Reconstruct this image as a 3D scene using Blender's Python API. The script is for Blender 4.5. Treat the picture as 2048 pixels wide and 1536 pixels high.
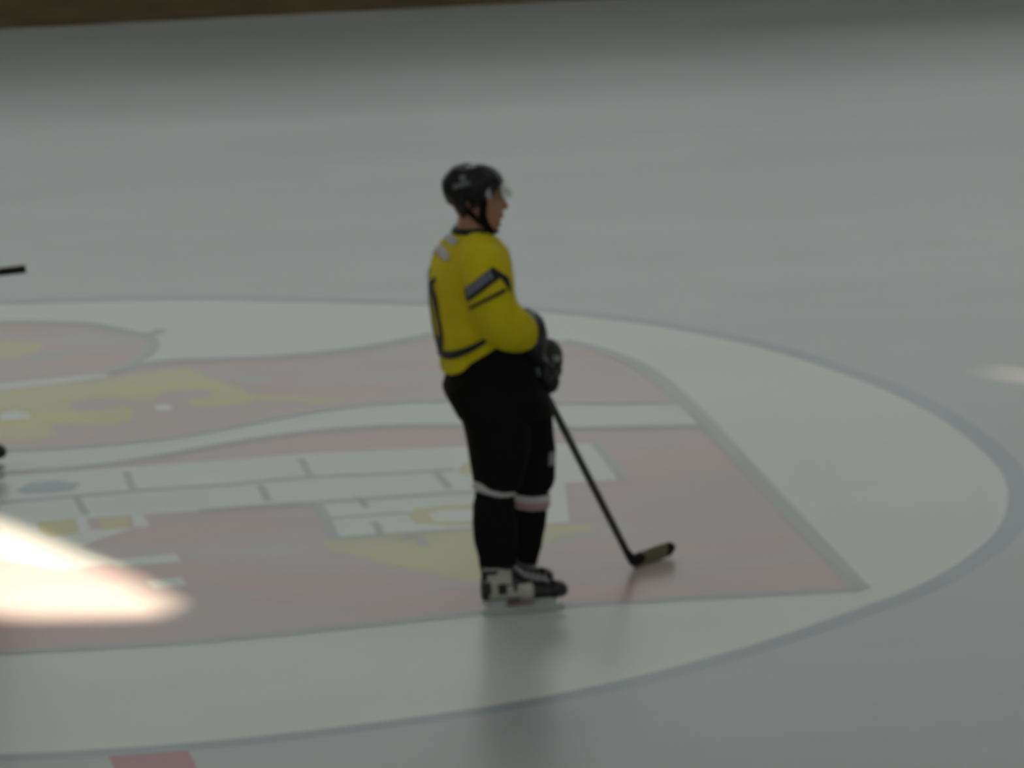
import bpy, bmesh, math, random
from mathutils import Vector, Matrix, noise, geometry
from mathutils.bvhtree import BVHTree
random.seed(4)
for o in list(bpy.data.objects): bpy.data.objects.remove(o)
SC = bpy.context.scene; COL = SC.collection
V = Vector

# ------------------------------------------------------------------ camera
FPX, PITCH, ROLL, YAW = 13120.0, 0.215767, -0.024153, 0.162081     # focal length in pixels of the 2048 px wide frame
CAM = V((-2.5979, -29.6577, 6.9757))
def cam_axes():
    f = V((math.sin(YAW)*math.cos(PITCH), math.cos(YAW)*math.cos(PITCH), -math.sin(PITCH)))
    x = V((math.cos(YAW), -math.sin(YAW), 0)); u = x.cross(f)
    return x*math.cos(ROLL)+u*math.sin(ROLL), -x*math.sin(ROLL)+u*math.cos(ROLL), f
CX, CU, CF = cam_axes()
cd = bpy.data.cameras.new('camera'); cam = bpy.data.objects.new('camera', cd); COL.objects.link(cam)
m = Matrix((CX, CU, -CF)).transposed().to_4x4(); m.translation = CAM; cam.matrix_world = m
cd.sensor_width = 36; cd.lens = FPX/2048*36; cd.clip_end = 200; cd.clip_start = 0.5
cd.dof.use_dof = True; cd.dof.focus_distance = 10.0; cd.dof.aperture_fstop = 17
SC.camera = cam
def ray(px, py): return (CF*FPX + CX*(px-1024) + CU*(768-py)).normalized()
def ground(px, py):
    d = ray(px, py); return CAM + d*(-CAM.z/d.z)

# ------------------------------------------------------------------ light
SC.view_settings.view_transform = 'Standard'; SC.view_settings.look = 'None'
SC.view_settings.gamma = 1; SC.view_settings.use_curve_mapping = False
SC.view_settings.exposure = 0.0
w = bpy.data.worlds.new('World'); SC.world = w; w.use_nodes = True
w.node_tree.nodes['Background'].inputs[0].default_value = (.55, .7, 1, 1)
w.node_tree.nodes['Background'].inputs[1].default_value = 1.2
WALL_Y = 22.0
SUN_AZ, SUN_EL = math.radians(-22), math.radians(30)      # sun behind the far wall, off to the right
TO_SUN = V((-math.sin(SUN_AZ)*math.cos(SUN_EL), math.cos(SUN_AZ)*math.cos(SUN_EL), math.sin(SUN_EL)))
sd = bpy.data.lights.new('sun', 'SUN'); sd.energy = 17; sd.angle = math.radians(.42); sd.color = (1, .80, .60)
so = bpy.data.objects.new('sun', sd); COL.objects.link(so); so.rotation_euler = TO_SUN.to_track_quat('Z', 'Y').to_euler(); so.location = (-8, 40, 20)
PANE, FILL_PANE, LAMP = 1.5, 1.0, 32.0

# ------------------------------------------------------------------ materials
def mat(name, col, rough=.6, spec=.3, coat=0, emit=None, bump=None, var=None, metal=0, sheen=0):
    mt = bpy.data.materials.new(name); mt.use_nodes = True
    nt = mt.node_tree; b = nt.nodes['Principled BSDF']
    b.inputs['Base Color'].default_value = (*col, 1); b.inputs['Roughness'].default_value = rough
    b.inputs['Specular IOR Level'].default_value = spec; b.inputs['Coat Weight'].default_value = coat
    b.inputs['Metallic'].default_value = metal; b.inputs['Sheen Weight'].default_value = sheen
    if emit:
        b.inputs['Emission Color'].default_value = (*emit[0], 1); b.inputs['Emission Strength'].default_value = emit[1]
    tc = nt.nodes.new('ShaderNodeTexCoord')
    if var:                                  # (scale, amount, stretch vector): patchy tone of the material itself
        mp = nt.nodes.new('ShaderNodeMapping'); mp.inputs['Scale'].default_value = var[2]
        nz = nt.nodes.new('ShaderNodeTexNoise'); nz.inputs['Scale'].default_value = var[0]; nz.inputs['Detail'].default_value = 4
        nt.links.new(tc.outputs['Object'], mp.inputs[0]); nt.links.new(mp.outputs[0], nz.inputs['Vector'])
        mr = nt.nodes.new('ShaderNodeMapRange'); mr.inputs['From Min'].default_value = .3; mr.inputs['From Max'].default_value = .7
        mr.inputs['To Min'].default_value = 1-var[1]; mr.inputs['To Max'].default_value = 1+var[1]
        nt.links.new(nz.outputs[0], mr.inputs[0])
        hs = nt.nodes.new('ShaderNodeHueSaturation'); hs.inputs['Color'].default_value = (*col, 1)
        nt.links.new(mr.outputs[0], hs.inputs['Value']); nt.links.new(hs.outputs[0], b.inputs['Base Color'])
    if bump:
        n2 = nt.nodes.new('ShaderNodeTexNoise'); n2.inputs['Scale'].default_value = bump[0]; n2.inputs['Detail'].default_value = 3
        nt.links.new(tc.outputs['Object'], n2.inputs['Vector'])
        bp = nt.nodes.new('ShaderNodeBump'); bp.inputs['Strength'].default_value = bump[1]; bp.inputs['Distance'].default_value = .01
        nt.links.new(n2.outputs[0], bp.inputs['Height']); nt.links.new(bp.outputs[0], b.inputs['Normal'])
    return mt
def ice(name, col, amt=.05, wear=0):
    """paint under a film of scuffed ice: dielectric gloss, faint skate streaks along the rink"""
    mt = bpy.data.materials.new(name); mt.use_nodes = True; nt = mt.node_tree; b = nt.nodes['Principled BSDF']
    N = nt.nodes.new; L = nt.links.new
    b.inputs['IOR'].default_value = 1.31; b.inputs['Specular IOR Level'].default_value = .5
    tc = N('ShaderNodeTexCoord'); mp = N('ShaderNodeMapping'); mp.inputs['Scale'].default_value = (.35, .9, 1); mp.inputs['Rotation'].default_value = (0, 0, .15)
    n1 = N('ShaderNodeTexNoise'); n1.inputs['Scale'].default_value = 1.1; n1.inputs['Detail'].default_value = 2.5; n1.inputs['Roughness'].default_value = .5
    L(tc.outputs['Object'], mp.inputs[0]); L(mp.outputs[0], n1.inputs['Vector'])
    mr = N('ShaderNodeMapRange'); mr.inputs['From Min'].default_value = .3; mr.inputs['From Max'].default_value = .7
    mr.inputs['To Min'].default_value = 1-amt; mr.inputs['To Max'].default_value = 1+amt; L(n1.outputs[0], mr.inputs[0])
    hs = N('ShaderNodeHueSaturation'); hs.inputs['Color'].default_value = (*col, 1); L(mr.outputs[0], hs.inputs['Value']); L(hs.outputs[0], b.inputs['Base Color'])
    if wear:                                     # paint worn thin in patches, the grey ice showing through
        n3 = N('ShaderNodeTexNoise'); n3.inputs['Scale'].default_value = 2.2; n3.inputs['Detail'].default_value = 4; L(mp.outputs[0], n3.inputs['Vector'])
        m3 = N('ShaderNodeMapRange'); m3.inputs['From Min'].default_value = .35; m3.inputs['From Max'].default_value = .68; m3.inputs['To Max'].default_value = wear; L(n3.outputs[0], m3.inputs[0])
        mc = N('ShaderNodeMix'); mc.data_type = 'RGBA'; L(m3.outputs[0], mc.inputs['Factor']); L(hs.outputs[0], mc.inputs['A']); mc.inputs['B'].default_value = (.37, .38, .36, 1); L(mc.outputs['Result'], b.inputs['Base Color'])
    m2 = N('ShaderNodeMapRange'); m2.inputs['From Min'].default_value = .3; m2.inputs['From Max'].default_value = .7
    m2.inputs['To Min'].default_value = .33; m2.inputs['To Max'].default_value = .37; L(n1.outputs[0], m2.inputs[0]); L(m2.outputs[0], b.inputs['Roughness'])
    return mt
M = dict(
    ice=ice('ice_grey', (.36, .385, .385), .09), white=ice('ice_white', (.54, .57, .535), .03), red=ice('ice_red', (.44, .295, .285), .05, .75),
    yellow=ice('ice_yellow', (.47, .44, .10), .05, .55), line=ice('ice_blue_grey', (.27, .31, .335), .04), edge=ice('ice_outline', (.33, .345, .335), .04),
    cline=ice('ice_centre_red', (.36, .13, .15), .04), blob=ice('ice_blue', (.22, .28, .32), .04),
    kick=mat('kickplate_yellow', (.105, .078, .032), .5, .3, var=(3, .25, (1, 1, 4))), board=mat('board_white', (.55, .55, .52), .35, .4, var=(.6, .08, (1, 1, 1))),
    rail=mat('rail', (.05, .07, .2), .4), concrete=mat('concrete', (.16, .16, .155), .8, bump=(3, .2)), wall=mat('hall_wall', (.30, .30, .29), .8, var=(.3, .1, (1, 1, 1))),
    ceil=mat('ceiling_panel', (.35, .35, .34), .8, var=(.4, .06, (1, 1, 1))), steel=mat('steel', (.45, .46, .47), .28, .5, metal=1), frame=mat('frame', (.25, .25, .25), .5),
    pane=mat('daylight_pane', (.8, .85, .85), .3, emit=((.93, 1, .97), PANE)), fill_pane=mat('added_fill_pane', (.8, .85, .85), .3, emit=((.95, 1, .97), FILL_PANE)), lamp=mat('lamp_diffuser', (.9, .9, .9), .3, emit=((1, .98, .93), LAMP)),
    skin=mat('skin', (.36, .185, .12), .5, .35, var=(18, .08, (1, 1, 1))), lips=mat('lips', (.30, .10, .08), .45), eye=mat('eye_white', (.6, .58, .55), .2), iris=mat('iris', (.03, .02, .012), .15),
    hair=mat('hair', (.012, .009, .007), .6, bump=(90, .4)), jersey=mat('jersey_yellow', (.56, .47, .008), .75, .15, bump=(60, .12), var=(7, .07, (1, 1, 1)), sheen=0),
    black=mat('black_cloth', (.006, .006, .006), .85, .1, bump=(40, .2)), sock=mat('black_knit', (.007, .007, .007), .9, .08, bump=(70, .25)),
    white_cloth=mat('white_cloth', (.50, .48, .49), .8, .1), pink=mat('pink_cloth', (.42, .27, .26), .8, .1), navy=mat('navy_print', (.014, .017, .024), .6, .2),
    letter=mat('grey_print', (.20, .20, .24), .6, .2), helm=mat('helmet_black', (.008, .008, .009), .42, .25, bump=(8, .05)), sticker=mat('sticker_grey', (.24, .26, .25), .5), hprint=mat('helmet_print', (.12, .13, .13), .5),
    glove=mat('glove_black', (.012, .013, .014), .5, .3, bump=(35, .25)), boot=mat('boot_black', (.012, .012, .013), .38, .4), cream=mat('boot_cream', (.38, .38, .33), .5),
    greytop=mat('boot_grey', (.20, .20, .22), .45), lace=mat('laces', (.35, .35, .33), .7), holder=mat('holder_white', (.42, .46, .44), .4),
    shaft=mat('shaft_dark', (.022, .026, .020), .35, .4, var=(6, .35, (1, 1, 1))), tape=mat('tape_black', (.012, .014, .014), .8, .1), blade=mat('stick_blade_olive', (.15, .14, .085), .5),
    visor=None)
mv = bpy.data.materials.new('clear_visor'); mv.use_nodes = True; nt = mv.node_tree
for n in list(nt.nodes):
    if n.type == 'BSDF_PRINCIPLED': nt.nodes.remove(n)
tr = nt.nodes.new('ShaderNodeBsdfTransparent'); tr.inputs[0].default_value = (.90, .92, .90, 1)
gl = nt.nodes.new('ShaderNodeBsdfGlossy'); gl.inputs['Roughness'].default_value = .08; gl.inputs[0].default_value = (.9, .9, .9, 1)
mx = nt.nodes.new('ShaderNodeMixShader'); mx.inputs[0].default_value = .07; nt.links.new(tr.outputs[0], mx.inputs[1]); nt.links.new(gl.outputs[0], mx.inputs[2])
nt.links.new(mx.outputs[0], nt.nodes['Material Output'].inputs[0]); M['visor'] = mv

# ------------------------------------------------------------------ helpers
def link(name, bm, material, parent=None, smooth=True, loc=None):
    me = bpy.data.meshes.new(name)
    bmesh.ops.recalc_face_normals(bm, faces=bm.faces); bm.to_mesh(me); bm.free()
    for mm in (material if isinstance(material, list) else [material]): me.materials.append(mm)
    for p in me.polygons: p.use_smooth = smooth
    o = bpy.data.objects.new(name, me); COL.objects.link(o); o.parent = parent
    if loc: o.location = loc
    return o
def struct(o): o['kind'] = 'structure'; return o
def thing(name, label, cat, loc=(0, 0, 0), rz=0, group=None):
    o = bpy.data.objects.new(name, None); COL.objects.link(o); o.location = loc; o.rotation_euler = (0, 0, rz); o.empty_display_size = .2
    o['label'] = label; o['category'] = cat
    if group: o['group'] = group
    return o
def box(bm, a, b):
    vs = [bm.verts.new((x, y, z)) for x in (a[0], b[0]) for y in (a[1], b[1]) for z in (a[2], b[2])]
    for f in ((0,1,3,2),(4,6,7,5),(0,4,5,1),(2,3,7,6),(0,2,6,4),(1,5,7,3)): bm.faces.new([vs[i] for i in f])
def loft(bm, rings, cap=True):
    R = [[bm.verts.new(p) for p in r] for r in rings]; n = len(R[0])
    for a, b in zip(R, R[1:]):
        for i in range(n): bm.faces.new((a[i], a[(i+1) % n], b[(i+1) % n], b[i]))
    if cap: bm.faces.new(R[0]); bm.faces.new(list(reversed(R[-1])))
def ell(c, a, b, n=36, tilt=0, p=2.0):
    out = []
    for i in range(n):
        t = 2*math.pi*i/n; cx, sy = math.cos(t), math.sin(t)
        x = a*math.copysign(abs(cx)**(2/p), cx); y = b*math.copysign(abs(sy)**(2/p), sy)
        out.append(V((c[0]+x, c[1]+y, c[2]+tilt*(x if x < 0 else x*.3))))
    return out
def tube(bm, pts, rad, n=20, flat=None, up=None):
    """tapering tube through pts; rad may be numbers or (across, up) pairs"""
    pts = [V(p) for p in pts]; rings = []; prev = V(up) if up else V((0, 1, .01))
    for i, p in enumerate(pts):
        t = (pts[min(i+1, len(pts)-1)]-pts[max(i-1, 0)]).normalized()
        s = prev - t*prev.dot(t)
        s = s.normalized() if s.length > 1e-4 else t.orthogonal().normalized()
        prev = s; q = t.cross(s); r = rad[i] if isinstance(rad, (list, tuple)) else rad
        ra, rb = r if isinstance(r, tuple) else (r, r)
        rings.append([p + s*ra*math.cos(a) + q*rb*math.sin(a) for a in (2*math.pi*k/n for k in range(n))])
    # rounded ends
    def endcap(ring, p, d, r):
        return [[p + d*r*h + (v-p)*math.sqrt(max(0, 1-(h)**2)) for v in ring] for h in (.5, .85)]
    r0 = rad[0] if isinstance(rad, (list, tuple)) else rad; r1 = rad[-1] if isinstance(rad, (list, tuple)) else rad
    r0 = min(r0) if isinstance(r0, tuple) else r0; r1 = min(r1) if isinstance(r1, tuple) else r1
    d0 = (pts[0]-pts[1]).normalized(); d1 = (pts[-1]-pts[-2]).normalized()
    rings = list(reversed(endcap(rings[0], pts[0], d0, r0))) + rings + endcap(rings[-1], pts[-1], d1, r1)
    loft(bm, rings)
def spline(pts, n=5):
    pts = [V(p) for p in pts]; out = []
    for i in range(len(pts)-1):
        a, b, c, d = pts[max(i-1, 0)], pts[i], pts[i+1], pts[min(i+2, len(pts)-1)]
        for k in range(n):
            t = k/n; out.append(.5*((2*b)+(c-a)*t+(2*a-5*b+4*c-d)*t*t+(3*b-a-3*c+d)*t**3))
    out.append(pts[-1]); return out
def splrad(r, n=5):
    return [v.x for v in spline([(x, 0, 0) for x in r], n)]
def ball(bm, c, r, seg=16):
    mtx = Matrix.Translation(V(c)) @ Matrix.Diagonal((*(r if isinstance(r, tuple) else (r, r, r)), 1))
    bmesh.ops.create_uvsphere(bm, u_segments=seg, v_segments=seg//2+2, radius=1, matrix=mtx)
def fused(name, bm, material, parent, voxel, smooth=4, wrinkle=None):
    """fuse overlapping closed forms into one continuous skin, then bake it into plain mesh data"""
    o = link(name, bm, material, parent)
    r = o.modifiers.new('r', 'REMESH'); r.mode = 'VOXEL'; r.voxel_size = voxel
    s = o.modifiers.new('s', 'SMOOTH'); s.iterations = smooth; s.factor = .5
    me = bpy.data.meshes.new_from_object(o.evaluated_get(bpy.context.evaluated_depsgraph_get()))
    o.modifiers.clear(); old = o.data; o.data = me; me.name = name; bpy.data.meshes.remove(old)
    if not me.materials: me.materials.append(material)
    if wrinkle:
        nrm = [v.normal.copy() for v in me.vertices]
        for v, nn in zip(me.vertices, nrm):
            v.co += nn*wrinkle(v.co)
    for p in me.polygons: p.use_smooth = True
    return o
def bvh(o):
    me = o.data; return BVHTree.FromPolygons([v.co.copy() for v in me.vertices], [tuple(p.vertices) for p in me.polygons])

# ------------------------------------------------------------------ the ice and what is painted in it
def resample(pts, k):
    out = []; pts = [V((*p, 0)) for p in pts]
    return [p.to_2d() for p in spline(pts, k)]
LAYER = [0]
def paint(bm, pxpoly, mi, h):
    h += up_()
    vs = [ground(*p) for p in pxpoly]; pl = [V((p.x, p.y, h)) for p in vs]
    bv = [bm.verts.new(p) for p in pl]
    for t in geometry.tessellate_polygon([pl]):
        try: f = bm.faces.new([bv[i] for i in t]); f.material_index = mi
        except ValueError: pass
def stroke(bm, pxline, wpx, mi, h, width=None):
    h += up_()
    g = [ground(*p) for p in pxline]; L = []; 
    for i, p in enumerate(g):
        t = (g[min(i+1, len(g)-1)]-g[max(i-1, 0)]); t.z = 0; t.normalize(); s = V((-t.y, t.x, 0))*width/2
        L.append((bm.verts.new((p.x+s.x, p.y+s.y, h)), bm.verts.new((p.x-s.x, p.y-s.y, h))))
    for a, b in zip(L, L[1:]):
        f = bm.faces.new((a[0], a[1], b[1], b[0])); f.material_index = mi
bm = bmesh.new()
IM = ['ice', 'white', 'red', 'yellow', 'line', 'edge', 'cline', 'blob']; ix = {k: i for i, k in enumerate(IM)}
gx, gy = 60, 28
f = bm.faces.new([bm.verts.new(p) for p in ((-30, -13.6, 0), (30, -13.6, 0), (30, 13.6, 0), (-30, 13.6, 0))]); f.material_index = 0
E1 = .0002
LIFT = [0]
def up_():
    LIFT[0] += 1; return LIFT[0]*1.2e-5
def fp(p): return p
# red centre line, one side to the other but hidden under the circle
for y0, y1 in ((-13.6, -4.5), (4.5, 13.6)):
    q = [bm.verts.new(p) for p in ((-.16, y0, E1), (.16, y0, E1), (.16, y1, E1), (-.16, y1, E1))]; bm.faces.new(q).material_index = ix['cline']
# white disc with its thin blue ring, radius measured all round (the hand-laid paint is a little off true)
circ_px = [(200,602),(400,600),(600,603),(850,611),(1100,624),(1300,648),(1500,688),(1700,750),(1850,815),(1950,885),(2015,950),(2028,1000),(1990,1080),(1900,1140),(1600,1262),(1400,1323),(1200,1373),(1000,1413),(700,1452),(400,1488),(200,1500),(0,1513)]
pol = []
for p in circ_px:
    g = ground(*p); pol.append((math.atan2(g.y, g.x) % (2*math.pi), math.hypot(g.x, g.y)))
pol += [(math.pi*.72, 4.42), (math.pi, 4.48), (math.pi*1.25, 4.5)]
pol.sort()
def rad_at(t):
    t %= 2*math.pi; n = len(pol); s = 0; ws = 0
    for a, r in pol:
        d = abs((t-a+math.pi) % (2*math.pi)-math.pi); wgt = math.exp(-(d/.13)**2)+1e-6; s += wgt*r; ws += wgt
    return s/ws
NS = 240
def ring_faces(dr0, dr1, mi, h):
    A = [[bm.verts.new(((rad_at(t)+d)*math.cos(t), (rad_at(t)+d)*math.sin(t), h)) for t in (2*math.pi*k/NS for k in range(NS))] for d in (dr0, dr1)]
    for k in range(NS):
        bm.faces.new((A[0][k], A[0][(k+1) % NS], A[1][(k+1) % NS], A[1][k])).material_index = mi
disc = [bm.verts.new((rad_at(t)*math.cos(t), rad_at(t)*math.sin(t), E1)) for t in (2*math.pi*k/NS for k in range(NS))]
cc = bm.verts.new((0, 0, E1))
for k in range(NS): bm.faces.new((cc, disc[k], disc[(k+1) % NS])).material_index = ix['white']
ring_faces(-.02, .09, ix['line'], 2*E1)
# emblem: broad red shield with a wavy white ribbon, a yellow beast and a brick gate
PX = lambda L: L
shield = [(-500,1350),(-500,1010),(0,955),(0,955),(100,945),(250,935),(360,918),(480,890),(640,868),(760,860),(900,856),(1060,858),(1400,856),
          (1720,1178),(1400,1194),(1060,1218),(800,1244),(400,1283),(0,1308)]
shield = [(-500,1345),(-500,975),(0,948),(180,934),(300,918),(430,893),(560,872),(700,858),(860,852),(1060,858),(1240,856),(1404,853),(1470,915),(1560,1010),(1640,1095),(1722,1178),(1400,1196),(1060,1216),(800,1243),(400,1283),(0,1308)]
paint(bm, shield, ix['red'], 2*E1)
upper = [(-500,915),(-500,800),(0,778),(110,762),(215,748),(260,740),(320,726),(400,722),(520,716),(640,708),(740,695),(850,672),(960,655),(1060,668),(1120,682),(1200,702),(1280,735),(1330,770),(1372,806),(1240,806),(1100,808),(900,803),(780,806),(660,820),(540,840),(430,862),(320,880),(180,893),(60,900),(0,903)]
paint(bm, upper, ix['red'], 2*E1)
paint(bm, [(-400,655),(-150,640),(0,645),(100,646),(180,650),(240,662),(290,672),(302,682),(300,700),(285,712),(255,725),(215,744),(140,752),(60,760),(0,766),(-400,800)], ix['red'], 3*E1)
paint(bm, [(-300,700),(0,682),(60,684),(92,692),(70,704),(20,714),(0,718),(-300,745)], ix['yellow'], 4*E1)
paint(bm, [(60,712),(140,700),(160,706),(110,716),(40,724)], ix['edge'], 4*E1)
# white ribbon under the medallion
paint(bm, [(-400,808),(0,768),(110,756),(210,748),(216,754),(120,768),(0,780),(-400,824)], ix['white'], 4*E1)
# the yellow beast
paint(bm, [(-300,800),(0,784),(120,770),(240,756),(320,742),(370,736),(398,744),(420,758),(450,766),(480,778),(500,790),(560,792),(640,796),(690,800),(640,806),(560,800),(520,800),(480,810),(420,815),(385,812),(372,800),(415,794),(430,786),(410,780),(340,782),(320,790),(308,802),(290,802),(240,798),(200,796),(150,802),(136,812),(160,822),(215,820),(250,812),(268,822),(266,838),(220,850),(150,848),(108,846),(100,860),(112,868),(85,878),(40,880),(0,878),(-300,900)], ix['yellow'], 4*E1)
paint(bm, [(0,828),(30,822),(62,828),(60,836),(20,840),(0,842)], ix['white'], 5*E1)
paint(bm, [(308,812),(330,808),(348,814),(335,822),(312,820)], ix['white'], 5*E1)
paint(bm, [(470,754),(530,755),(550,764),(500,767),(480,763)], ix['ice'], 5*E1)
# brick gate: two pale courses and the tower that carries them
paint(bm, [(-500,1100),(-500,985),(0,952),(200,938),(400,924),(600,908),(800,898),(1000,892),(1190,886),(1245,958),(1130,966),(1138,1044),(1060,1050),(980,1056),(900,1062),(760,1072),(668,1078),(650,1040),(632,1010),(560,1012),(440,1020),(300,1028),(0,1050)], ix['white'], 3*E1)
paint(bm, [(262,1030),(285,1029),(300,1052),(268,1056)], ix['white'], 4*E1)
paint(bm, [(0,1050),(172,1032),(180,1060),(270,1056),(200,1078),(160,1095),(250,1125),(120,1140),(0,1120)], ix['white'], 3*E1)
for a, b in (((235,1120),(355,1110)), ((230,1133),(362,1121))): pass
paint(bm, [(200,1122),(352,1108),(362,1122),(240,1134)], ix['white'], 3*E1)
paint(bm, [(290,1162),(362,1154),(374,1170),(310,1178)], ix['white'], 3*E1)
for L in ([(30,982),(60,966),(110,962),(160,967),(150,980),(100,986),(50,988)],): paint(bm, L, ix['blob'], 5*E1)
paint(bm, [(75,1044),(150,1038),(160,1066),(100,1074),(78,1062)], ix['yellow'], 5*E1)
paint(bm, [(195,1038),(256,1034),(260,1054),(205,1060)], ix['yellow'], 5*E1)
# yellow gate leaves in the tower
paint(bm, [(640,1084),(660,1078),(760,1072),(960,1055),(1180,1050),(1185,1062),(1120,1076),(1090,1090),(1060,1105),(1060,1140),(950,1165),(905,1158),(860,1145),(780,1130),(720,1112),(660,1100)], ix['yellow'], 4*E1)
paint(bm, [(815,1030),(830,1018),(900,1010),(960,1008),(960,1050),(900,1052),(830,1046)], ix['yellow'], 4*E1)
paint(bm, [(855,1028),(880,1020),(960,1018),(960,1042),(870,1044)], ix['white'], 5*E1)
paint(bm, [(914,940),(930,926),(990,920),(990,950),(925,950)], ix['yellow'], 4*E1)
# thin grey joints and outlines
ST = [([(252,944),(258,958),(268,984)], .038), ([(152,995),(162,1012),(172,1030)], .038), ([(602,918),(612,936),(624,958)], .038), ([(520,970),(528,985),(536,1002)], .038),
      ([(872,945),(885,960),(900,978)], .038), ([(718,995),(726,1006),(734,1014)], .038), ([(748,1044),(756,1056),(760,1070)], .038), ([(632,1008),(648,1035),(668,1080)], .06),
      ([(0,1006),(160,992),(300,980),(450,970),(620,955),(780,948),(910,940)], .06), ([(400,1022),(560,1010),(720,1000),(880,988),(950,985)], .06), ([(650,1038),(760,1030),(820,1026)], .04),
      ([(1190,886),(1218,920),(1246,960)], .05), ([(1124,682),(1200,700),(1290,738),(1372,806),(1440,876),(1560,1005),(1722,1178)], .085),
      ([(-200,1318),(0,1306),(400,1282),(800,1243),(1060,1217),(1400,1195),(1722,1178)], .08), ([(215,746),(320,724),(520,716),(640,707),(740,694),(870,668)], .09),
      ([(0,903),(180,892),(320,879),(430,861),(540,839),(660,819),(780,806),(900,802),(1100,807),(1372,806)], .06), ([(0,945),(180,933),(300,916),(430,892),(560,871),(700,857),(860,851),(1060,857),(1240,855),(1404,852)], .07),
      ([(0,645),(100,645),(180,649),(240,661),(290,670),(325,661)], .08), ([(290,670),(304,682),(300,700),(270,722),(215,746)], .07), ([(798,1082),(830,1074),(850,1092)], .05), ([(668,1078),(760,1071),(860,1064),(950,1058)], .05)]
for k, (L, wd) in enumerate(ST): stroke(bm, resample(L, 6), 0, ix['edge'], (6+.1*k)*E1, width=wd)
floor = struct(link('floor', bm, [M[k] for k in IM], smooth=False))
# concrete slab outside the boards
bm = bmesh.new(); box(bm, (-40, -36, -.5), (40, WALL_Y, -.02)); struct(link('floor', bm, M['concrete'], smooth=False))

# ------------------------------------------------------------------ rink boards, hall walls, windows, added fill panes and lamps, roof
def boards(name, y, s):
    bm = bmesh.new(); box(bm, (-30, y, -.02), (30, y+.10*s, 1.10)) if s > 0 else box(bm, (-30, y-.10, -.02), (30, y, 1.10))
    r = struct(link(name, bm, M['board'], smooth=False))
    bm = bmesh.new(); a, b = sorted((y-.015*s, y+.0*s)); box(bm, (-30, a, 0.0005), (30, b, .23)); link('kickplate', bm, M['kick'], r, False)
    bm = bmesh.new(); a, b = sorted((y-.02*s, y+.12*s)); box(bm, (-30, a, 1.10), (30, b, 1.14)); link('cap_rail', bm, M['rail'], r, False)
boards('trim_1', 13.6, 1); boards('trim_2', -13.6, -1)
H = 17.0
def poly_on_wall(pxpoly):
    out = []
    for p in pxpoly:
        g = ground(*p); k = (WALL_Y-g.y)/TO_SUN.y; q = g+TO_SUN*k; out.append(V((q.x, q.z)))
    return out
holes = [poly_on_wall([(-420,1030),(-60,1030),(50,1072),(140,1112),(215,1142),(290,1180),(350,1218),(330,1232),(200,1236),(60,1238),(-20,1230),(-420,1200)]),
         poly_on_wall([(1950,470),(1990,475),(2250,492),(2250,494.2),(1990,476.9),(1950,470.9)]),
         poly_on_wall([(1950,736),(1990,743),(2250,780),(2250,783.8),(1990,746.0),(1950,737.2)])]  # unseen openings shaped so the sun falls as patches on the ice
WX0, WX1 = -38, 38
outer = [V((WX0, 0)), V((WX1, 0)), V((WX1, H)), V((WX0, H))]
def wall_with_holes(name, y, th):
    bm = bmesh.new(); loops = [outer]+holes; flat = [p for l in loops for p in l]
    tris = geometry.tessellate_polygon([[V((p.x, p.y, 0)) for p in l] for l in loops])
    F = [bm.verts.new((p.x, y, p.y)) for p in flat]; B = [bm.verts.new((p.x, y+th, p.y)) for p in flat]
    for t in tris:
        bm.faces.new([F[i] for i in t]); bm.faces.new([B[i] for i in reversed(t)])
    k = 0
    for l in loops:
        n = len(l)
        for i in range(n):
            a, b = k+i, k+(i+1) % n; bm.faces.new((F[a], F[b], B[b], B[a]))
        k += n
    return struct(link(name, bm, M['wall'], smooth=False))
wall_with_holes('wall_back', WALL_Y, .03)
bm = bmesh.new(); box(bm, (-38, -36.3, 0), (38, -36, H)); struct(link('wall_front', bm, M['wall'], smooth=False))
bm = bmesh.new(); box(bm, (-38.3, -36, 0), (-38, WALL_Y, H)); struct(link('wall_left', bm, M['wall'], smooth=False))
bm = bmesh.new(); box(bm, (38, -36, 0), (38.3, WALL_Y, H)); struct(link('wall_right', bm, M['wall'], smooth=False))
bm = bmesh.new(); box(bm, (-38, -36, H), (38, WALL_Y+.03, H+.3)); struct(link('ceiling', bm, M['ceil'], smooth=False))
hx = [(min(p.x for p in h)-.4, max(p.x for p in h)+.4, min(p.y for p in h)-.3, max(p.y for p in h)+.3) for h in holes]
WZ0, WZ1 = 3.4, 8.2
n = 0
for k in range(18):
    x0 = -36+k*4.0; x1 = x0+4.0
    zz0, zz1 = WZ0, WZ1
    n += 1
    bm = bmesh.new(); box(bm, (x0, WALL_Y-.06, zz0), (x1, WALL_Y-.02, zz1)); wdw = struct(link('window_%d' % n, bm, M['pane'], smooth=False))
    bm = bmesh.new()
    for q in range(5): box(bm, (x0+q*(x1-x0)/4-.03, WALL_Y-.12, zz0), (x0+q*(x1-x0)/4+.03, WALL_Y-.06, zz1))
    box(bm, (x0, WALL_Y-.11, zz0-.06), (x1, WALL_Y-.06, zz0)); box(bm, (x0, WALL_Y-.11, zz1), (x1, WALL_Y-.06, zz1+.06))
    link('window_frame', bm, M['frame'], wdw, False)
for k in range(18):  # added glowing panes behind the camera, fill light for the player's near side
    x0 = -36+k*4.0; x1 = x0+4.0; n += 1
    bm = bmesh.new(); box(bm, (x0, -35.98, 3.0), (x1, -35.94, 11.0)); wdw = struct(link('window_%d' % n, bm, M['fill_pane'], smooth=False))
    bm = bmesh.new()
    for q in range(5): box(bm, (x0+q*(x1-x0)/4-.03, -35.94, 3.0), (x0+q*(x1-x0)/4+.03, -35.88, 11.0))
    box(bm, (x0, -35.94, 2.94), (x1, -35.89, 3.0)); box(bm, (x0, -35.94, 11.0), (x1, -35.89, 11.06)); link('window_frame', bm, M['frame'], wdw, False)
k = 0
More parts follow.
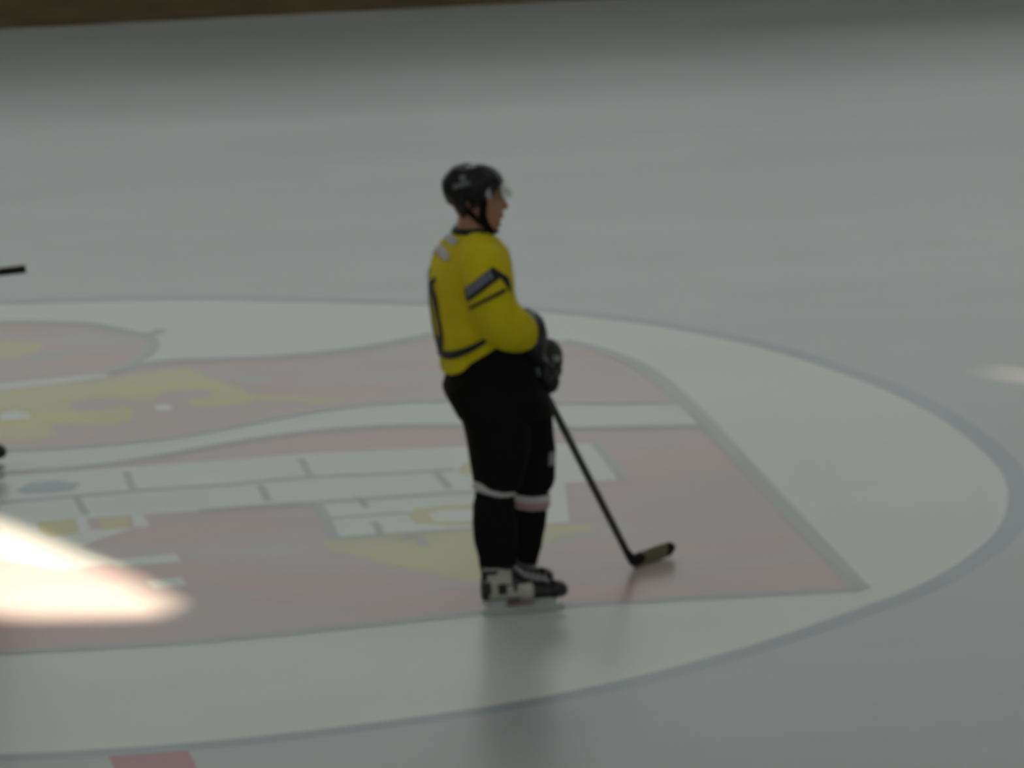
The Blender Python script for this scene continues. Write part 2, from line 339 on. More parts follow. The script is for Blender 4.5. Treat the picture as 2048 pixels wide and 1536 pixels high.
for x in (-24, -12, 0, 12, 24):  # unseen lamps, added to even out the light over the ice
    for y in (-20, -9, 2, 11):
        k += 1
        t = thing('added_ceiling_light', 'long ceiling lamp added out of view high over the rink', 'added ceiling light', (x, y, 12.3), 0, 'added ceiling lamps over the rink')
        bm = bmesh.new(); box(bm, (-1.5, -.2, .02), (1.5, .2, .10)); 
        box(bm, (-1.2, -.01, .1), (-1.18, .01, 4.7)); box(bm, (1.18, -.01, .1), (1.2, .01, 4.7)); link('housing', bm, M['frame'], t, False)
        bm = bmesh.new(); box(bm, (-1.45, -.17, 0), (1.45, .17, .02)); link('diffuser', bm, M['lamp'], t, False)

# ------------------------------------------------------------------ the player
HEAD = math.radians(6.0)                       # facing right in the picture and a little away
EX = V((math.cos(HEAD), math.sin(HEAD), 0)); EY = V((-math.sin(HEAD), math.cos(HEAD), 0))
ROOT = ground(1030, 1229) + EY*.11
INV = Matrix.Rotation(-HEAD, 4, 'Z') @ Matrix.Translation(-ROOT)
LC = INV @ CAM
def lray(px, py): return (Matrix.Rotation(-HEAD, 3, 'Z') @ ray(px, py)).normalized()
def at(px, py, off):
    d = lray(px, py); return LC + d*((off-LC.y)/d.y)
TG = abs(lray(1000, 768).x/lray(1000, 768).y)
def ring(L, R, py, off, b, tilt=0, n=40, p=2.2, grow=0):
    c = at((L+R)/2, py, off); hx_ = abs(at(R, py, off).x-at(L, py, off).x)/2
    a = math.sqrt(max(hx_**2-(b*TG)**2, (hx_*.5)**2))
    return ell(c, a+grow, b+grow, n, tilt, p)
P = thing('person', 'ice hockey player in yellow jersey, black helmet and black pants standing on the painted circle', 'person', ROOT, HEAD)

# feet
NEAR, FAR = -.11, .08
# legs, arms and hands, shared by skin and clothes
GT = at(1053, 712, .00)                         # top of the stick in the hands
gw = INV @ ground(1268, 1137)
HEEL = V((gw.x, gw.y, .03))
SD = (HEEL-GT).normalized()
RH = GT + SD*.055; LH = GT + SD*.18            # where the right and left hand close on the shaft
def hand(bm, c, wd, r, palm, thumb=True, side=1):
    """palm and five curled fingers closed round the shaft; wd points to the wrist"""
    wv = (wd-SD*wd.dot(SD)).normalized(); nv = SD.cross(wv)*side
    tube(bm, [c+wv*.105, c+wv*.07, c+wv*.035+nv*.010], [(palm*.9, palm*.55), (palm*1.05, palm*.62), (palm, palm*.55)], 16, up=SD)
    for i, ln in enumerate((.92, 1.0, .95, .78)):
        cc = c + SD*((i-1.5)*.0235*(r/.0095)**.35); R0 = .022+r*.8; pts = []
        for k in range(7):
            a = math.radians(-50+k*38*ln); pts.append(cc + nv*R0*math.cos(a) - wv*R0*math.sin(a) + wv*.006)
        tube(bm, [cc+wv*.045+nv*.02]+pts, [r*1.15, r*1.1]+[r*(1.05-.05*k) for k in range(6)], 10)
    if thumb:
        cc = c - SD*.035
        tube(bm, [c+wv*.07-nv*.02-SD*.015, cc+wv*.045-nv*.034, cc+wv*.015-nv*.038+SD*.004, cc-wv*.012-nv*.030+SD*.012], [r*1.35, r*1.25, r*1.15, r*.95], 10)
RWR = at(1066, 690, -.11); LWR = at(1100, 722, .09)     # wrists
RWD = (RWR-RH).normalized(); LWD = (LWR-LH).normalized()
RSH, REL, RFA = at(965, 512, -.205), at(996, 648, -.275), at(1036, 662, -.20)
LSH, LEL = at(965, 508, .205), at(1000, 640, .27)

# --- body
bm = bmesh.new()
loft(bm, [ring(930,962,340,0,.030), ring(912,978,345,0,.050), ring(901,990,354,0,.064), ring(895,999,366,0,.073), ring(893,1002,378,0,.076), ring(895,1000,390,0,.076),
          ring(899,999,400,0,.074), ring(906,1000,412,0,.070), ring(914,1001,424,0,.065), ring(924,1001,436,0,.060), ring(936,1001,446,0,.052), ring(950,999,454,0,.043), ring(965,992,460,0,.028)])
loft(bm, [ring(914,962,415,0,.055), ring(916,964,432,0,.056), ring(914,966,450,0,.060), ring(905,972,466,0,.075), ring(892,990,482,0,.14)])
# brow, nose, lips, chin, cheek, ears
for s in (-1, 1):
    ball(bm, at(994,386,s*.030), (.012, .022, .008)); ball(bm, at(986,408,s*.045), (.024, .020, .022)); ball(bm, at(979,438,s*.040), (.026, .014, .018))
    e = at(942, 405, s*.078); tube(bm, spline([e+V((.004,0,.028)), e+V((-.014,s*.010,.024)), e+V((-.020,s*.014,.0)), e+V((-.008,s*.008,-.024)), e+V((.003,0,-.030))], 3), .0055, 8); ball(bm, e, (.012,.006,.022))
tube(bm, [at(1001,388,0), at(1004,396,0), at(1008,405,0), at(1011,413,0)], [.008, .009, .011, .014], 12)
ball(bm, at(1009,415,0), (.013, .013, .010)); ball(bm, at(996,404,0), (.022,.032,.040)); ball(bm, at(998,424,0), (.014,.028,.022)); ball(bm, at(1001,408,0), (.012,.012,.024)); ball(bm, at(1004,416,-.012), (.011, .008, .008)); ball(bm, at(1004,416,.012), (.011, .008, .008))
tube(bm, [at(1000,429,-.026), at(1005,427.5,-.010), at(1005.5,428,0), at(1005,427.5,.010), at(1000,429,.026)], [.003,.006,.0065,.006,.003], 8)
tube(bm, [at(999,433,-.024), at(1003.5,434,-.009), at(1004,434,0), at(1003.5,434,.009), at(999,433,.024)], [.003,.006,.0065,.006,.003], 8)
ball(bm, at(995,449,0), (.016, .020, .014))
loft(bm, [ring(892,1000,482,0,.15), ring(880,1008,510,0,.185), ring(876,1012,560,0,.18), ring(880,1015,620,0,.165), ring(892,1030,690,0,.165), ring(897,1045,740,0,.17), ring(910,1060,790,0,.17)])
for sh, el, wr in ((RSH, REL, RWR), (LSH, LEL, LWR)):
    tube(bm, spline([sh, sh.lerp(el, .5), el], 4), splrad([.062, .056, .046], 4), 16); tube(bm, spline([el, el.lerp(wr, .4), wr], 4), splrad([.047, .045, .029], 4), 16)
hand(bm, RH, RWD, .0090, .040); hand(bm, LH, LWD, .0090, .040, side=-1)
tube(bm, [RWR, RH+RWD*.09], [.029, .032]); tube(bm, [LWR, LH+LWD*.09], [.029, .032])
for pts in ([(965,790,-.10),(990,900,-.125),(992,975,-.13),(985,1060,-.13),(992,1130,-.118),(983,1165,-.11)], [(1015,790,.10),(1045,900,.125),(1050,970,.13),(1040,1060,.12),(1012,1115,.095),(1000,1150,.08)]):
    tube(bm, spline([at(*q) for q in pts], 4), splrad([.095,.085,.060,.056,.036,.030], 4), 16)
for hx_, yo, fw in ((975, NEAR, 0), (985, FAR, 0)):
    a = at(hx_, 1196 if yo < 0 else 1180, yo); tube(bm, [V((a.x+.02, yo, .12)), V((a.x+.10, yo+fw*.10, .11)), V((a.x+.18, yo+fw*.18, .105))], [.026, .028, .022], 14)
body = fused('body', bm, M['skin'], P, .0055, 3)
for s in (-1, 1):
    bm = bmesh.new(); ball(bm, at(993,393,s*.031)+V((.000,0,.0)), .0115, 14); e = link('eye', bm, M['eye'], P)
    bm = bmesh.new(); ball(bm, at(993,393,s*.031)+V((.0095,s*.001,0)), (.004,.0055,.0055), 10); link('iris', bm, M['iris'], e)
    bm = bmesh.new(); tube(bm, spline([at(1002,385,s*.012), at(1001,382.5,s*.03), at(993,384,s*.05)], 3), .0035, 8); link('eyebrow', bm, M['hair'], P)
bm = bmesh.new(); tube(bm, [at(1000,431,-.024), at(1005.5,430.5,0), at(1000,431,.024)], [.003,.0048,.003], 8); link('lips', bm, M['lips'], P)
# --- hair showing below the helmet
bm = bmesh.new()
loft(bm, [ring(893,962,388,0,.079), ring(898,958,400,0,.080), ring(904,948,412,0,.074), ring(911,936,424,0,.060), ring(916,930,433,0,.045)])
link('hair', bm, M['hair'], P)

# --- jersey
def wrk(a, fx=9, fz=5):
    def f(c):
        n1 = noise.noise(V((c.x*fx, c.y*fx, c.z*fz+c.x*4))); n2 = noise.noise(V((c.x*22, c.y*22, c.z*12)))
        return a*(abs(n1)*-1.6+.4) + a*.15*n2
    return f
JR = [(912,966,459,.070,0,0), (903,980,467,.105,0,0), (889,1000,480,.17,0,0), (876,1015,498,.225,0,0), (864,1024,524,.245,0,0), (857,1029,558,.24,0,0), (860,1031,600,.23,0,0),
      (866,1034,625,.222,.16,0), (872,1038,643,.224,.38,0), (878,1040,652,.226,.62,0), (881,1042,660,.228,.82,0), (880,1044,668,.230,.98,0)]
bm = bmesh.new(); loft(bm, [ring(L, R, y, 0, b, t) for L, R, y, b, t, _ in JR])
for s in (-1, 1):
    if s < 0: pts = [at(955,500,-.17), at(968,528,-.235), at(976,565,-.265), at(984,605,-.275), at(1000,638,-.27), at(1022,655,-.235), at(1044,662,-.195)]; rr = [.075,.096,.102,.100,.101,.102,.088]
    else: pts = [at(958,498,.17), at(968,530,.235), at(980,590,.26), at(1000,640,.25), at(1030,672,.25), at(1066,698,.20), at(1084,706,.165)]; rr = [.075,.10,.105,.10,.09,.068,.058]
    tube(bm, spline(pts, 5), splrad(rr, 5), 26)
jersey = fused('jersey', bm, M['jersey'], P, .008, 6, wrk(.010))
JB = bvh(jersey)
def surf_px(B, px, py, lift):
    d = lray(px, py); h = B.ray_cast(LC, d)
    if h[0] is None: return None
    n = h[1] if h[1].dot(d) < 0 else -h[1]
    return h[0]+n*lift
def surf_back(B, y, z, lift):
    h = B.ray_cast(V((-1.5, y, z)), V((1, 0, 0)))
    return None if h[0] is None else h[0]+V((-lift, 0, 0))
def patch(name, quad, material, parent, B, fn=None, nu=14, nv=6, lift=.005, th=.003, curve=None):
    """a cloth piece that hugs the surface: quad = corners (a,b,c,d), a-b along the top, d-c along the bottom"""
    fn = fn or surf_px; bm = bmesh.new(); G = {}
    a, b, c, d = [V(q) for q in quad]
    for i in range(nu+1):
        for j in range(nv+1):
            u, v = i/nu, j/nv; p = a.lerp(b, u).lerp(d.lerp(c, u), v)
            q = fn(B, p.x, p.y, lift)
            if q is not None: G[i, j] = bm.verts.new(q)
    for i in range(nu):
        for j in range(nv):
            ks = [(i, j), (i+1, j), (i+1, j+1), (i, j+1)]
            if all(k in G for k in ks):
                vs = [G[k] for k in ks]
                if max((vs[0].co-vs[2].co).length, (vs[1].co-vs[3].co).length) < .09: bm.faces.new(vs)
    for v in [v for v in bm.verts if not v.link_faces]: bm.verts.remove(v)
    o = link(name, bm, material, parent); s = o.modifiers.new('t', 'SOLIDIFY'); s.thickness = th; s.offset = 0
    return o
# collar, hem band, sleeve print, back name and number
bm = bmesh.new(); loft(bm, [ring(908,964,452,0,.066), ring(905,968,457,0,.073), ring(902,973,463,0,.090)], cap=False)
o = link('collar', bm, M['navy'], jersey); s = o.modifiers.new('t', 'SOLIDIFY'); s.thickness = .006
HB = [(877,1041,643,.228,.58), (878,1043,651,.230,.68)]
bm = bmesh.new(); loft(bm, [ring(L-1, R+3, y, 0, b, t, grow=.005) for L, R, y, b, t in HB], cap=False); o = link('hem_stripe', bm, M['navy'], jersey); s = o.modifiers.new('t', 'SOLIDIFY'); s.thickness = .004
patch('sleeve_band', [(931,577),(985,534),(1000,556),(934,607)], M['navy'], jersey, JB)
patch('sleeve_band', [(985,534),(1016,556),(1021,585),(1000,556)], M['navy'], jersey, JB)
patch('sleeve_stripe', [(938,614),(1008,577),(1012,583),(941,619)], M['navy'], jersey, JB, nv=2)
for k in range(6):
    u0, u1 = k/6+.02, (k+1)/6-.025
    A, Bq, C_, D = V((936,575)), V((979,541)), V((986,556)), V((938,594))
    patch('sleeve_letter', [tuple(A.lerp(Bq, u0)), tuple(A.lerp(Bq, u1)), tuple(D.lerp(C_, u1)), tuple(D.lerp(C_, u0))], M['letter'], jersey, JB, nu=3, nv=4, lift=.0085, th=.002)
zz = lambda py: at(870, py, -.05).z
def backstrip(name, pts, wdt, material):
    pts = [V((*p, 0)) for p in pts]; sp = spline(pts, 6); bm = bmesh.new(); L = []
    for i, p in enumerate(sp):
        t = (sp[min(i+1, len(sp)-1)]-sp[max(i-1, 0)]).normalized(); s_ = V((-t.y, t.x, 0))*wdt/2
        row = [surf_back(JB, (p+s_*e).x, (p+s_*e).y, .005) for e in (-1, -.33, .33, 1)]
        if all(r is not None for r in row): L.append([bm.verts.new(r) for r in row])
    for a, b in zip(L, L[1:]):
        for j in range(3): bm.faces.new((a[j], a[j+1], b[j+1], b[j]))
    o = link(name, bm, material, jersey); s = o.modifiers.new('t', 'SOLIDIFY'); s.thickness = .003; s.offset = 0
    return o
backstrip('name_lettering', [(.13, zz(516)), (.04, zz(506)), (-.06, zz(509)), (-.10, zz(514))], .034, M['white_cloth'])
backstrip('name_lettering', [(.06, zz(484)), (.0, zz(481)), (-.045, zz(483)), (-.08, zz(487))], .022, M['white_cloth'])
# back number: a 1 and a 0, each digit a mesh
backstrip('back_number', [(.165, zz(575)), (.145, zz(560)), (.145, zz(600)), (.145, zz(690))], .045, M['navy'])
backstrip('back_number', [(q+.085, zz(z)) for q, z in ((-.06,700),(-.125,680),(-.135,640),(-.130,602),(-.105,583),(-.06,578),(-.02,600),(-.005,640),(-.02,680),(-.06,700))], .056, M['navy'])
backstrip('back_number', [(-.015, zz(566)), (-.035, zz(563)), (-.06, zz(560))], .028, M['navy'])

# --- pants
bm = bmesh.new()
loft(bm, [ring(894,1034,650,0,.196,.80), ring(893,1046,672,0,.204,.80), ring(890,1062,725,0,.210,.40), ring(885,1078,765,0,.220,.1), ring(890,1090,785,0,.225), ring(904,1098,810,0,.215), ring(918,1100,835,0,.19)])
loft(bm, [ring(892,1040,780,-.10,.12), ring(908,1052,812,-.115,.13), ring(924,1058,845,-.12,.128), ring(934,1060,885,-.125,.122), ring(941,1056,930,-.13,.114), ring(946,1046,960,-.13,.102,-.15), ring(950,1036,978,-.13,.094,-.25)])
loft(bm, [ring(965,1092,780,.10,.12), ring(968,1102,812,.115,.13), ring(975,1105,845,.12,.128), ring(980,1108,885,.125,.122), ring(984,1113,930,.13,.114), ring(988,1111,952,.13,.106,-.1), ring(994,1100,980,.13,.094,-.2)])
pants = fused('pants', bm, M['black'], P, .009, 5, wrk(.009, 8, 6))
PB = bvh(pants)
patch('pants_logo', [(1097,905),(1106,903),(1108,930),(1096,932)], M['sticker'], pants, PB, nu=4, nv=4)

# --- socks with the white band under the pants
def sock(off, rows, band, tl):
    bm = bmesh.new(); loft(bm, [ring(*r) for r in rows]); o = fused('sock', bm, M['sock'], P, .008, 4, wrk(.004, 14, 10))
    bm = bmesh.new(); loft(bm, [ring(*r, grow=.004) for r in band], cap=False); q = link('sock_band', bm, M['white_cloth'], o); s_ = q.modifiers.new('t', 'SOLIDIFY'); s_.thickness = .005
    return o
s1 = sock(NEAR, [(953,1025,955,-.13,.075), (950,1026,985,-.13,.080), (946,1030,1010,-.13,.083), (945,1034,1045,-.13,.083), (949,1036,1085,-.13,.076), (955,1036,1112,-.125,.066), (958,1034,1131,-.118,.060)],
          [(949,1029,968,-.13,.082,-.24), (947,1030,986,-.13,.084,-.27)], 0)
s2 = sock(FAR, [(1000,1092,965,.13,.075), (1000,1095,1000,.13,.084), (1002,1094,1025,.13,.085), (1000,1090,1055,.13,.083), (996,1084,1090,.13,.076), (992,1074,1130,.13,.064), (990,1066,1152,.13,.058)],
          [(1001,1098,985,.13,.088,-.20), (1000,1096,1013,.13,.089,-.24)], 0)
bm = bmesh.new(); loft(bm, [ring(1000,1097,998,.13,.088,-.22,grow=.0065), ring(1000,1096,1010,.13,.089,-.24,grow=.0065)], cap=False); q = link('sock_band', bm, M['pink'], s2); s_ = q.modifiers.new('t', 'SOLIDIFY'); s_.thickness = .004

# --- skates
def skate(x, y, yaw, near, gx=0):
    mt = Matrix.Translation((x, y, 0)) @ Matrix.Rotation(yaw, 4, 'Z') @ Matrix.Diagonal((1.17 if near else 1.0, 1.06, 1.06, 1)); K = lambda bm: bmesh.ops.transform(bm, matrix=mt, verts=bm.verts)
    L = .31
    bm = bmesh.new()
    def sec(xc, hw, z0, z1, n=20):      # a section across the foot
        return [V((xc, hw*math.cos(t), (z0+z1)/2+(z1-z0)/2*math.sin(t))) for t in (2*math.pi*k/n for k in range(n))]
    loft(bm, [sec(.002,.020,.075,.16), sec(.02,.034,.066,.19), sec(.06,.040,.064,.195), sec(.10,.041,.064,.185), sec(.14,.042,.063,.162), sec(.19,.047,.062,.143), sec(.24,.050,.062,.134), sec(.28,.046,.063,.130), sec(.305,.034,.066,.122), sec(.318,.014,.074,.108)])
    loft(bm, [ell((.070,0,.12),.066,.038,20), ell((.066,0,.17),.062,.040,20), ell((.060,0,.20),.060,.043,20), ell((.056,0,.225),.062,.047,20)])
    boot = fused('skate', bm, M['boot'], P, .006, 3); 
    for v in boot.data.vertices: v.co = mt @ v.co
    B = bvh(boot)
    bm = bmesh.new(); loft(bm, [sec(.262,.0535,.062,.1365), sec(.285,.0475,.062,.134), sec(.308,.036,.064,.126), sec(.323,.015,.074,.110)]); K(bm); link('toe_cap', bm, M['boot'], boot)
    bm = bmesh.new(); tube(bm, [V((.120,0,.235)), V((.130,0,.20)), V((.160,0,.165)), V((.205,0,.146)), V((.245,0,.138))], [(.030,.008),(.030,.009),(.028,.010),(.028,.009),(.026,.006)], 14); K(bm); link('tongue', bm, M['greytop'], boot)
    bm = bmesh.new()
    for k in range(6):
        xx = .135+k*.021; z = .205-.0155*k+(.0012*k*k)
        tube(bm, [V((xx-.004,-.028,z-.008)), V((xx,0,z+.003)), V((xx-.004,.028,z-.008))], .0028, 6)
    K(bm); link('laces', bm, M['lace'], boot)
    # side panels
    mats = (M['cream'] if near else M['boot'])
    for sd in (-1, 1):
        for (a, b, z0, z1, z2, z3, mm) in ((.008,.112,.120,.224,.142,.196,M['cream']), (.004,.190,.070,.126,.068,.140,M['cream'])):
            bm = bmesh.new(); nu, nv = 8, 6; G = {}
            for i in range(nu+1):
                for j in range(nv+1):
                    u, v = i/nu, j/nv; xx = a+(b-a)*u; zq = (z0+(z2-z0)*u)*(1-v)+(z1+(z3-z1)*u)*v
                    o_ = mt @ V((xx, sd*.3, zq)); dd = (mt.to_3x3() @ V((0, -sd, 0)))
                    h = B.ray_cast(o_, dd)
                    if h[0] is not None and h[3] < .3: G[i, j] = bm.verts.new(h[0]-dd*.003)
            for i in range(nu):
                for j in range(nv):
                    ks = [(i,j),(i+1,j),(i+1,j+1),(i,j+1)]
                    if all(q in G for q in ks): bm.faces.new([G[q] for q in ks])
            for v in [v for v in bm.verts if not v.link_faces]: bm.verts.remove(v)
            if len(bm.faces) and near:
                o = link('side_panel', bm, mm, boot); s_ = o.modifiers.new('t', 'SOLIDIFY'); s_.thickness = .004; s_.offset = 0; o['label'] = 'cream side panel'
            else: bm.free()
    # holder: two posts on a long beam, then the steel runner
    bm = bmesh.new()
    loft(bm, [ell((.060,0,.072),.050,.026,20), ell((.062,0,.060),.040,.018,20), ell((.064,0,.044),.030,.010,20), ell((.064,0,.030),.040,.007,20)])
    loft(bm, [ell((.240,0,.070),.056,.030,20), ell((.240,0,.058),.048,.020,20), ell((.240,0,.044),.038,.010,20), ell((.240,0,.030),.046,.007,20)])
    box(bm, (.010,-.007,.022), (.305,.007,.036)); K(bm); o = link('blade_holder', bm, M['holder'], boot)
    b_ = o.modifiers.new('b', 'BEVEL'); b_.width = .003; b_.segments = 2
    bm = bmesh.new(); pr = [(-.004,.020),(.012,.006),(.04,.001),(.15,.000),(.27,.001),(.305,.008),(.322,.026),(.305,.028),(.01,.028)]
    A = [bm.verts.new((p[0],-.002,p[1])) for p in pr]; Bv = [bm.verts.new((p[0],.002,p[1])) for p in pr]
    bm.faces.new(A); bm.faces.new(list(reversed(Bv)))
    for i in range(len(pr)): j = (i+1) % len(pr); bm.faces.new((A[i], A[j], Bv[j], Bv[i]))
    K(bm); link('blade', bm, M['steel'], boot, False)
    return boot
nx = (INV @ ground(953, 1227)).x; fx_ = at(1108, 1190, FAR).x-.320
near_skate = skate(nx, NEAR, math.radians(-4), True); skate(fx_, FAR, math.radians(4), False)

NB = bvh(near_skate)
for q in ([(967,1166),(982,1164),(983,1186),(967,1188)], [(995,1168),(1013,1167),(1014,1186),(997,1188)], [(1026,1170),(1035,1170),(1034,1182),(1027,1182)], [(967,1142),(996,1140),(994,1148),(968,1150)]):
    o = patch('boot_print', q, M['boot'], near_skate, NB, nu=5, nv=4, lift=.0075); o['label'] = 'black print on the cream panel'
# --- gloves: flared cuff, padded back rolls, thumb and four fingers round the shaft
def glove(c, wd, cuff, cr, side):
    bm = bmesh.new(); hand(bm, c, wd, .0165, .056, side=side)
    wv = (wd-SD*wd.dot(SD)).normalized(); nv = SD.cross(wv)*side
    for i in range(4):                       # knuckle rolls
        cc = c + SD*((i-1.5)*.029); ball(bm, cc+wv*.035+nv*.046, (.022,.022,.016), 12)
    for k in range(3): ball(bm, c+wv*(.065+.022*k)+nv*.030, (.026,.030,.045), 12)
    tube(bm, cuff, cr, 26)
    if side < 0: ball(bm, at(1099,762,.04), (.045,.05,.055), 14)
    return fused('glove', bm, M['glove'], P, .006, 3)
rg = glove(RH, RWD, [RH+RWD*.07, RWR, at(1064,672,-.145), at(1056,662,-.165), at(1044,659,-.185)], [.050,.056,.068,.086,.094], 1)
lg = glove(LH, LWD, [LH+LWD*.06, LWR, at(1098,712,.12), at(1093,706,.15)], [.050,.056,.062,.066], -1)
bmx = bmesh.new(); tube(bmx, [at(1046,658,-.182), at(1041,657,-.190)], [.090,.084], 26); 
for g, quad in ((rg, [(1053,622),(1066,628),(1072,644),(1058,634)]), (rg, [(1064,738),(1078,734),(1082,752),(1068,756)]), (lg, [(1106,712),(1118,714),(1118,724),(1106,724)])):
    patch('glove_badge', quad, M['sticker'], g, bvh(g), nu=4, nv=4)
bmx.free()

# --- helmet
HC = at(944, 366, 0)
def helm_pt(th, v, grow=0):
    """th angle round the head (0 = front), v 0 crown .. 1 rim"""
    c, s = math.cos(th), math.sin(th)
    front = max(0, c); back = max(0, -c)
    zb = -(.008*front + .074*(1-front-back*1.0) + .088*back) if True else 0
    side = 1-abs(c); zb = -(.010*front**.8 + .078*side + .086*back**.8)
    a = .131 if c > 0 else .128; b = .112; ht = .080
    if v < .55:
        q = v/.55*math.pi/2; r = math.sin(q)**.82; z = ht*math.cos(q)
    else:
        q = (v-.55)/.45; z = zb*q; r = 1 - (.06 if c > 0 else .17)*q**2
    rid = .004*math.cos(4*th)*max(0, math.sin(v*math.pi)) + (.006 if abs(((th+.2) % 1.05)-.5) < .16 and .1 < v < .8 else 0)
    rr = 1 + (rid+grow)/.12
    return HC + V((a*r*c*rr, b*r*s*rr, z*(1+grow/.12)+(.006 if v < .25 and c < -.2 else 0)))
bm = bmesh.new(); NU, NV = 72, 26; G = [[bm.verts.new(helm_pt(2*math.pi*i/NU, (j+.4)/(NV+.4))) for i in range(NU)] for j in range(NV+1)]
for j in range(NV):
    for i in range(NU): bm.faces.new((G[j][i], G[j][(i+1) % NU], G[j+1][(i+1) % NU], G[j+1][i]))
tp = bm.verts.new(HC+V((0, 0, .081)))
for i in range(NU): bm.faces.new((tp, G[0][(i+1) % NU], G[0][i]))
helmet = link('helmet', bm, M['helm'], P); s_ = helmet.modifiers.new('t', 'SOLIDIFY'); s_.thickness = .014; s_.offset = -1
s_ = helmet.modifiers.new('b', 'SUBSURF'); s_.levels = 1; s_.render_levels = 1
HB_ = bvh(helmet)
patch('helmet_sticker', [(919,353),(931,351),(933,363),(921,365)], M['hprint'], helmet, HB_, nu=4, nv=4, lift=.004)
patch('helmet_sticker', [(906,370),(938,362),(940,370),(908,380)], M['hprint'], helmet, HB_, nu=6, nv=4, lift=.004)
patch('helmet_sticker', [(932,333),(952,330),(952,335),(934,337)], M['white_cloth'], helmet, HB_, nu=6, nv=3, lift=.004)
for s in (-1, 1):       # ear guard loops and straps
    bm = bmesh.new(); e = at(942, 398, s*.092)
    tube(bm, spline([e+V((-.035,0,.012)), e+V((-.036,s*.004,-.02)), e+V((-.01,s*.004,-.042)), e+V((.024,s*.002,-.026)), e+V((.028,0,.012))], 4), .0075, 10); link('ear_guard', bm, M['helm'], helmet)
    bm = bmesh.new()
    tube(bm, spline([at(968,388,s*.088), at(967,410,s*.083), at(966,430,s*.074), at(970,446,s*.062), at(980,460,s*.035), at(988,465,0)], 5), [(.017,.006)]*26, 8, up=(1, 0, 0)); link('chin_strap', bm, M['black'], helmet)
    bm = bmesh.new(); tube(bm, spline([at(938,424,s*.072), at(955,440,s*.072), at(970,450,s*.060)], 4), [(.012,.006)]*9, 8, up=(0, 0, 1)); link('chin_strap', bm, M['black'], helmet)
bm = bmesh.new(); ball(bm, at(985,462,0), (.030,.032,.013), 14); link('chin_cup', bm, M['black'], helmet)
# clear half visor, standing off the brow
bm = bmesh.new(); NT, NZ = 28, 8; G = {}
for i in range(NT+1):
    th = math.radians(-82+164*i/NT)
    for j in range(NZ+1):
        v = j/NZ; drop = .080-.022*(abs(th)/1.43)**2
        G[i, j] = bm.verts.new(HC+V(((.137+.030*math.sin(v*1.9))*math.cos(th)+.006, (.108+.010*v)*math.sin(th), .006-drop*v)))
for i in range(NT):
    for j in range(NZ): bm.faces.new((G[i,j], G[i+1,j], G[i+1,j+1], G[i,j+1]))
vz = link('visor', bm, M['visor'], helmet); s_ = vz.modifiers.new('t', 'SOLIDIFY'); s_.thickness = .003; vz['label'] = 'clear curved half visor'

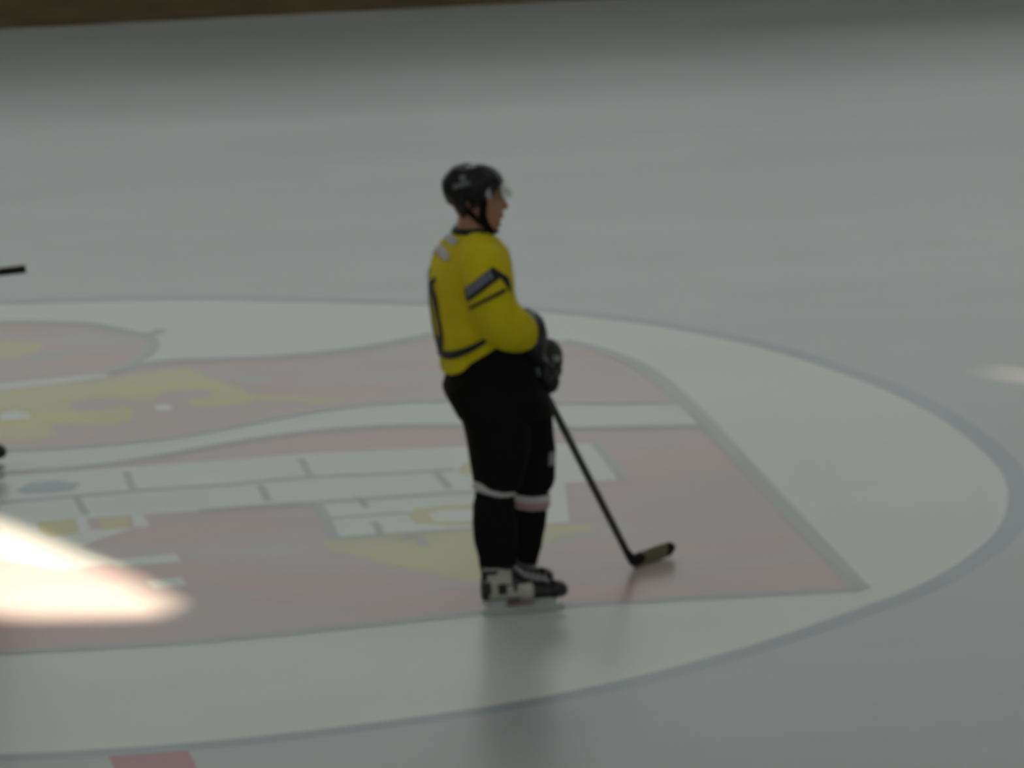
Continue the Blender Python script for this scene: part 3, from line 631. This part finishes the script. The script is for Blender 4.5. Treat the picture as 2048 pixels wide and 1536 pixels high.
# ------------------------------------------------------------------ sticks
def stick(label, butt, heel, bdir, blen, curl, group=None, rise=.3):
    """butt, heel and blade direction in world space"""
    t = thing('hockey_stick', label, 'hockey stick', heel, 0, group)
    b = butt-heel; d = b.normalized(); s = d.cross(bdir).normalized()
    def bar(name, p0, p1, w1, w2, mt_):
        bm = bmesh.new(); q = d.cross(s).normalized(); rings = []
        for p in (p0, p1):
            rings.append([p+s*w1*cx+q*w2*cy for cx, cy in ((-1,-.6),(-.7,-1),(.7,-1),(1,-.6),(1,.6),(.7,1),(-.7,1),(-1,.6))])
        loft(bm, rings); return link(name, bm, mt_, t, False)
    bar('shaft', d*.05, b, .010, .015, M['shaft'])
    bar('butt_tape', b-d*.12, b+d*.008, .0125, .018, M['tape'])
    bd = bdir.normalized(); up = (V((0, 0, 1))-bd*bd.z).normalized(); side = bd.cross(up).normalized()
    bm = bmesh.new(); rings = []
    N_ = 12
    for i in range(N_+1):
        u = i/N_; c = bd*(blen*u) + side*curl*u*u + up*(.018+rise*.05*u*u)
        hh = (.030+.006*math.sin(u*3.1)) * (1 if u < .85 else math.sqrt(max(.05, 1-((u-.85)/.16)**2))); th = .006*(1-.4*u)
        rings.append([c+side*th*cx+up*hh*cy for cx, cy in ((-1,-.9),(-.5,-1),(.5,-1),(1,-.9),(1,.9),(.5,1),(-.5,1),(-1,.9))])
    loft(bm, rings); bl = link('stick_blade', bm, M['blade'], t, True); bl['label'] = 'olive brown curved blade'
    bm = bmesh.new()
    loft(bm, [[p + (p-V((0,0,0))).normalized()*0 + side*(.002 if (p-bd*0).dot(side) > 0 else -.002) for p in r] for r in rings[-3:]]); link('toe_tape', bm, M['tape'], bl)
    bm = bmesh.new(); tube(bm, [d*.17, d*.09, d*.035+bd*.008+up*.0, bd*.03+up*.022, bd*.085+up*.022], [(.011,.016),(.012,.018),(.014,.026),(.010,.033),(.008,.031)], 14, up=s); link('heel', bm, M['tape'], t)
    return t
W2 = lambda p: ROOT + EX*p.x + EY*p.y + V((0, 0, p.z))
heelw = ground(1268, 1137); toew = ground(1338, 1112)+V((0,0,0)); bd = (toew-heelw); bd.z = 0
bdir = (V((bd.x, bd.y, 0)).normalized())
stick('dark hockey stick held by the yellow-jersey player, blade resting on the ice', W2(GT)-(W2(HEEL)-W2(GT)).normalized()*.03, heelw+V((0,0,.012)), bdir, max(.24, min(.32, bd.length)), .03)

# second player just beyond the left edge: only a skate tip and the stick end reach into the picture
def copy_tree(o, parent=None):
    c = o.copy(); COL.objects.link(c); c.parent = parent
    for ch in list(o.children): copy_tree(ch, c)
    return c
TOE2 = ground(7, 941)
P2 = copy_tree(P); toe_local = V((nx+.318*1.17, NEAR, 0))
TURN = math.radians(10); P2.rotation_euler.z = HEAD+TURN
P2.location = TOE2 - Matrix.Rotation(HEAD+TURN, 3, 'Z') @ toe_local
P2['label'] = 'person almost wholly beyond the left picture edge, only a dark skate tip showing'
grip2 = P2.location + Matrix.Rotation(HEAD+TURN, 3, 'Z') @ LH
def at_depth(px, py, y):
    d = ray(px, py); return CAM + d*((y-CAM.y)/d.y)
butt2 = at_depth(48, 538, grip2.y)
dir2 = (butt2-at_depth(0, 543.5, grip2.y)).normalized(); heel2 = butt2 - dir2*1.42
stick('hockey stick held level at the left picture edge, only its dark butt end showing', butt2, heel2, V((-.2, -.6, -.6)).normalized(), .28, .03)
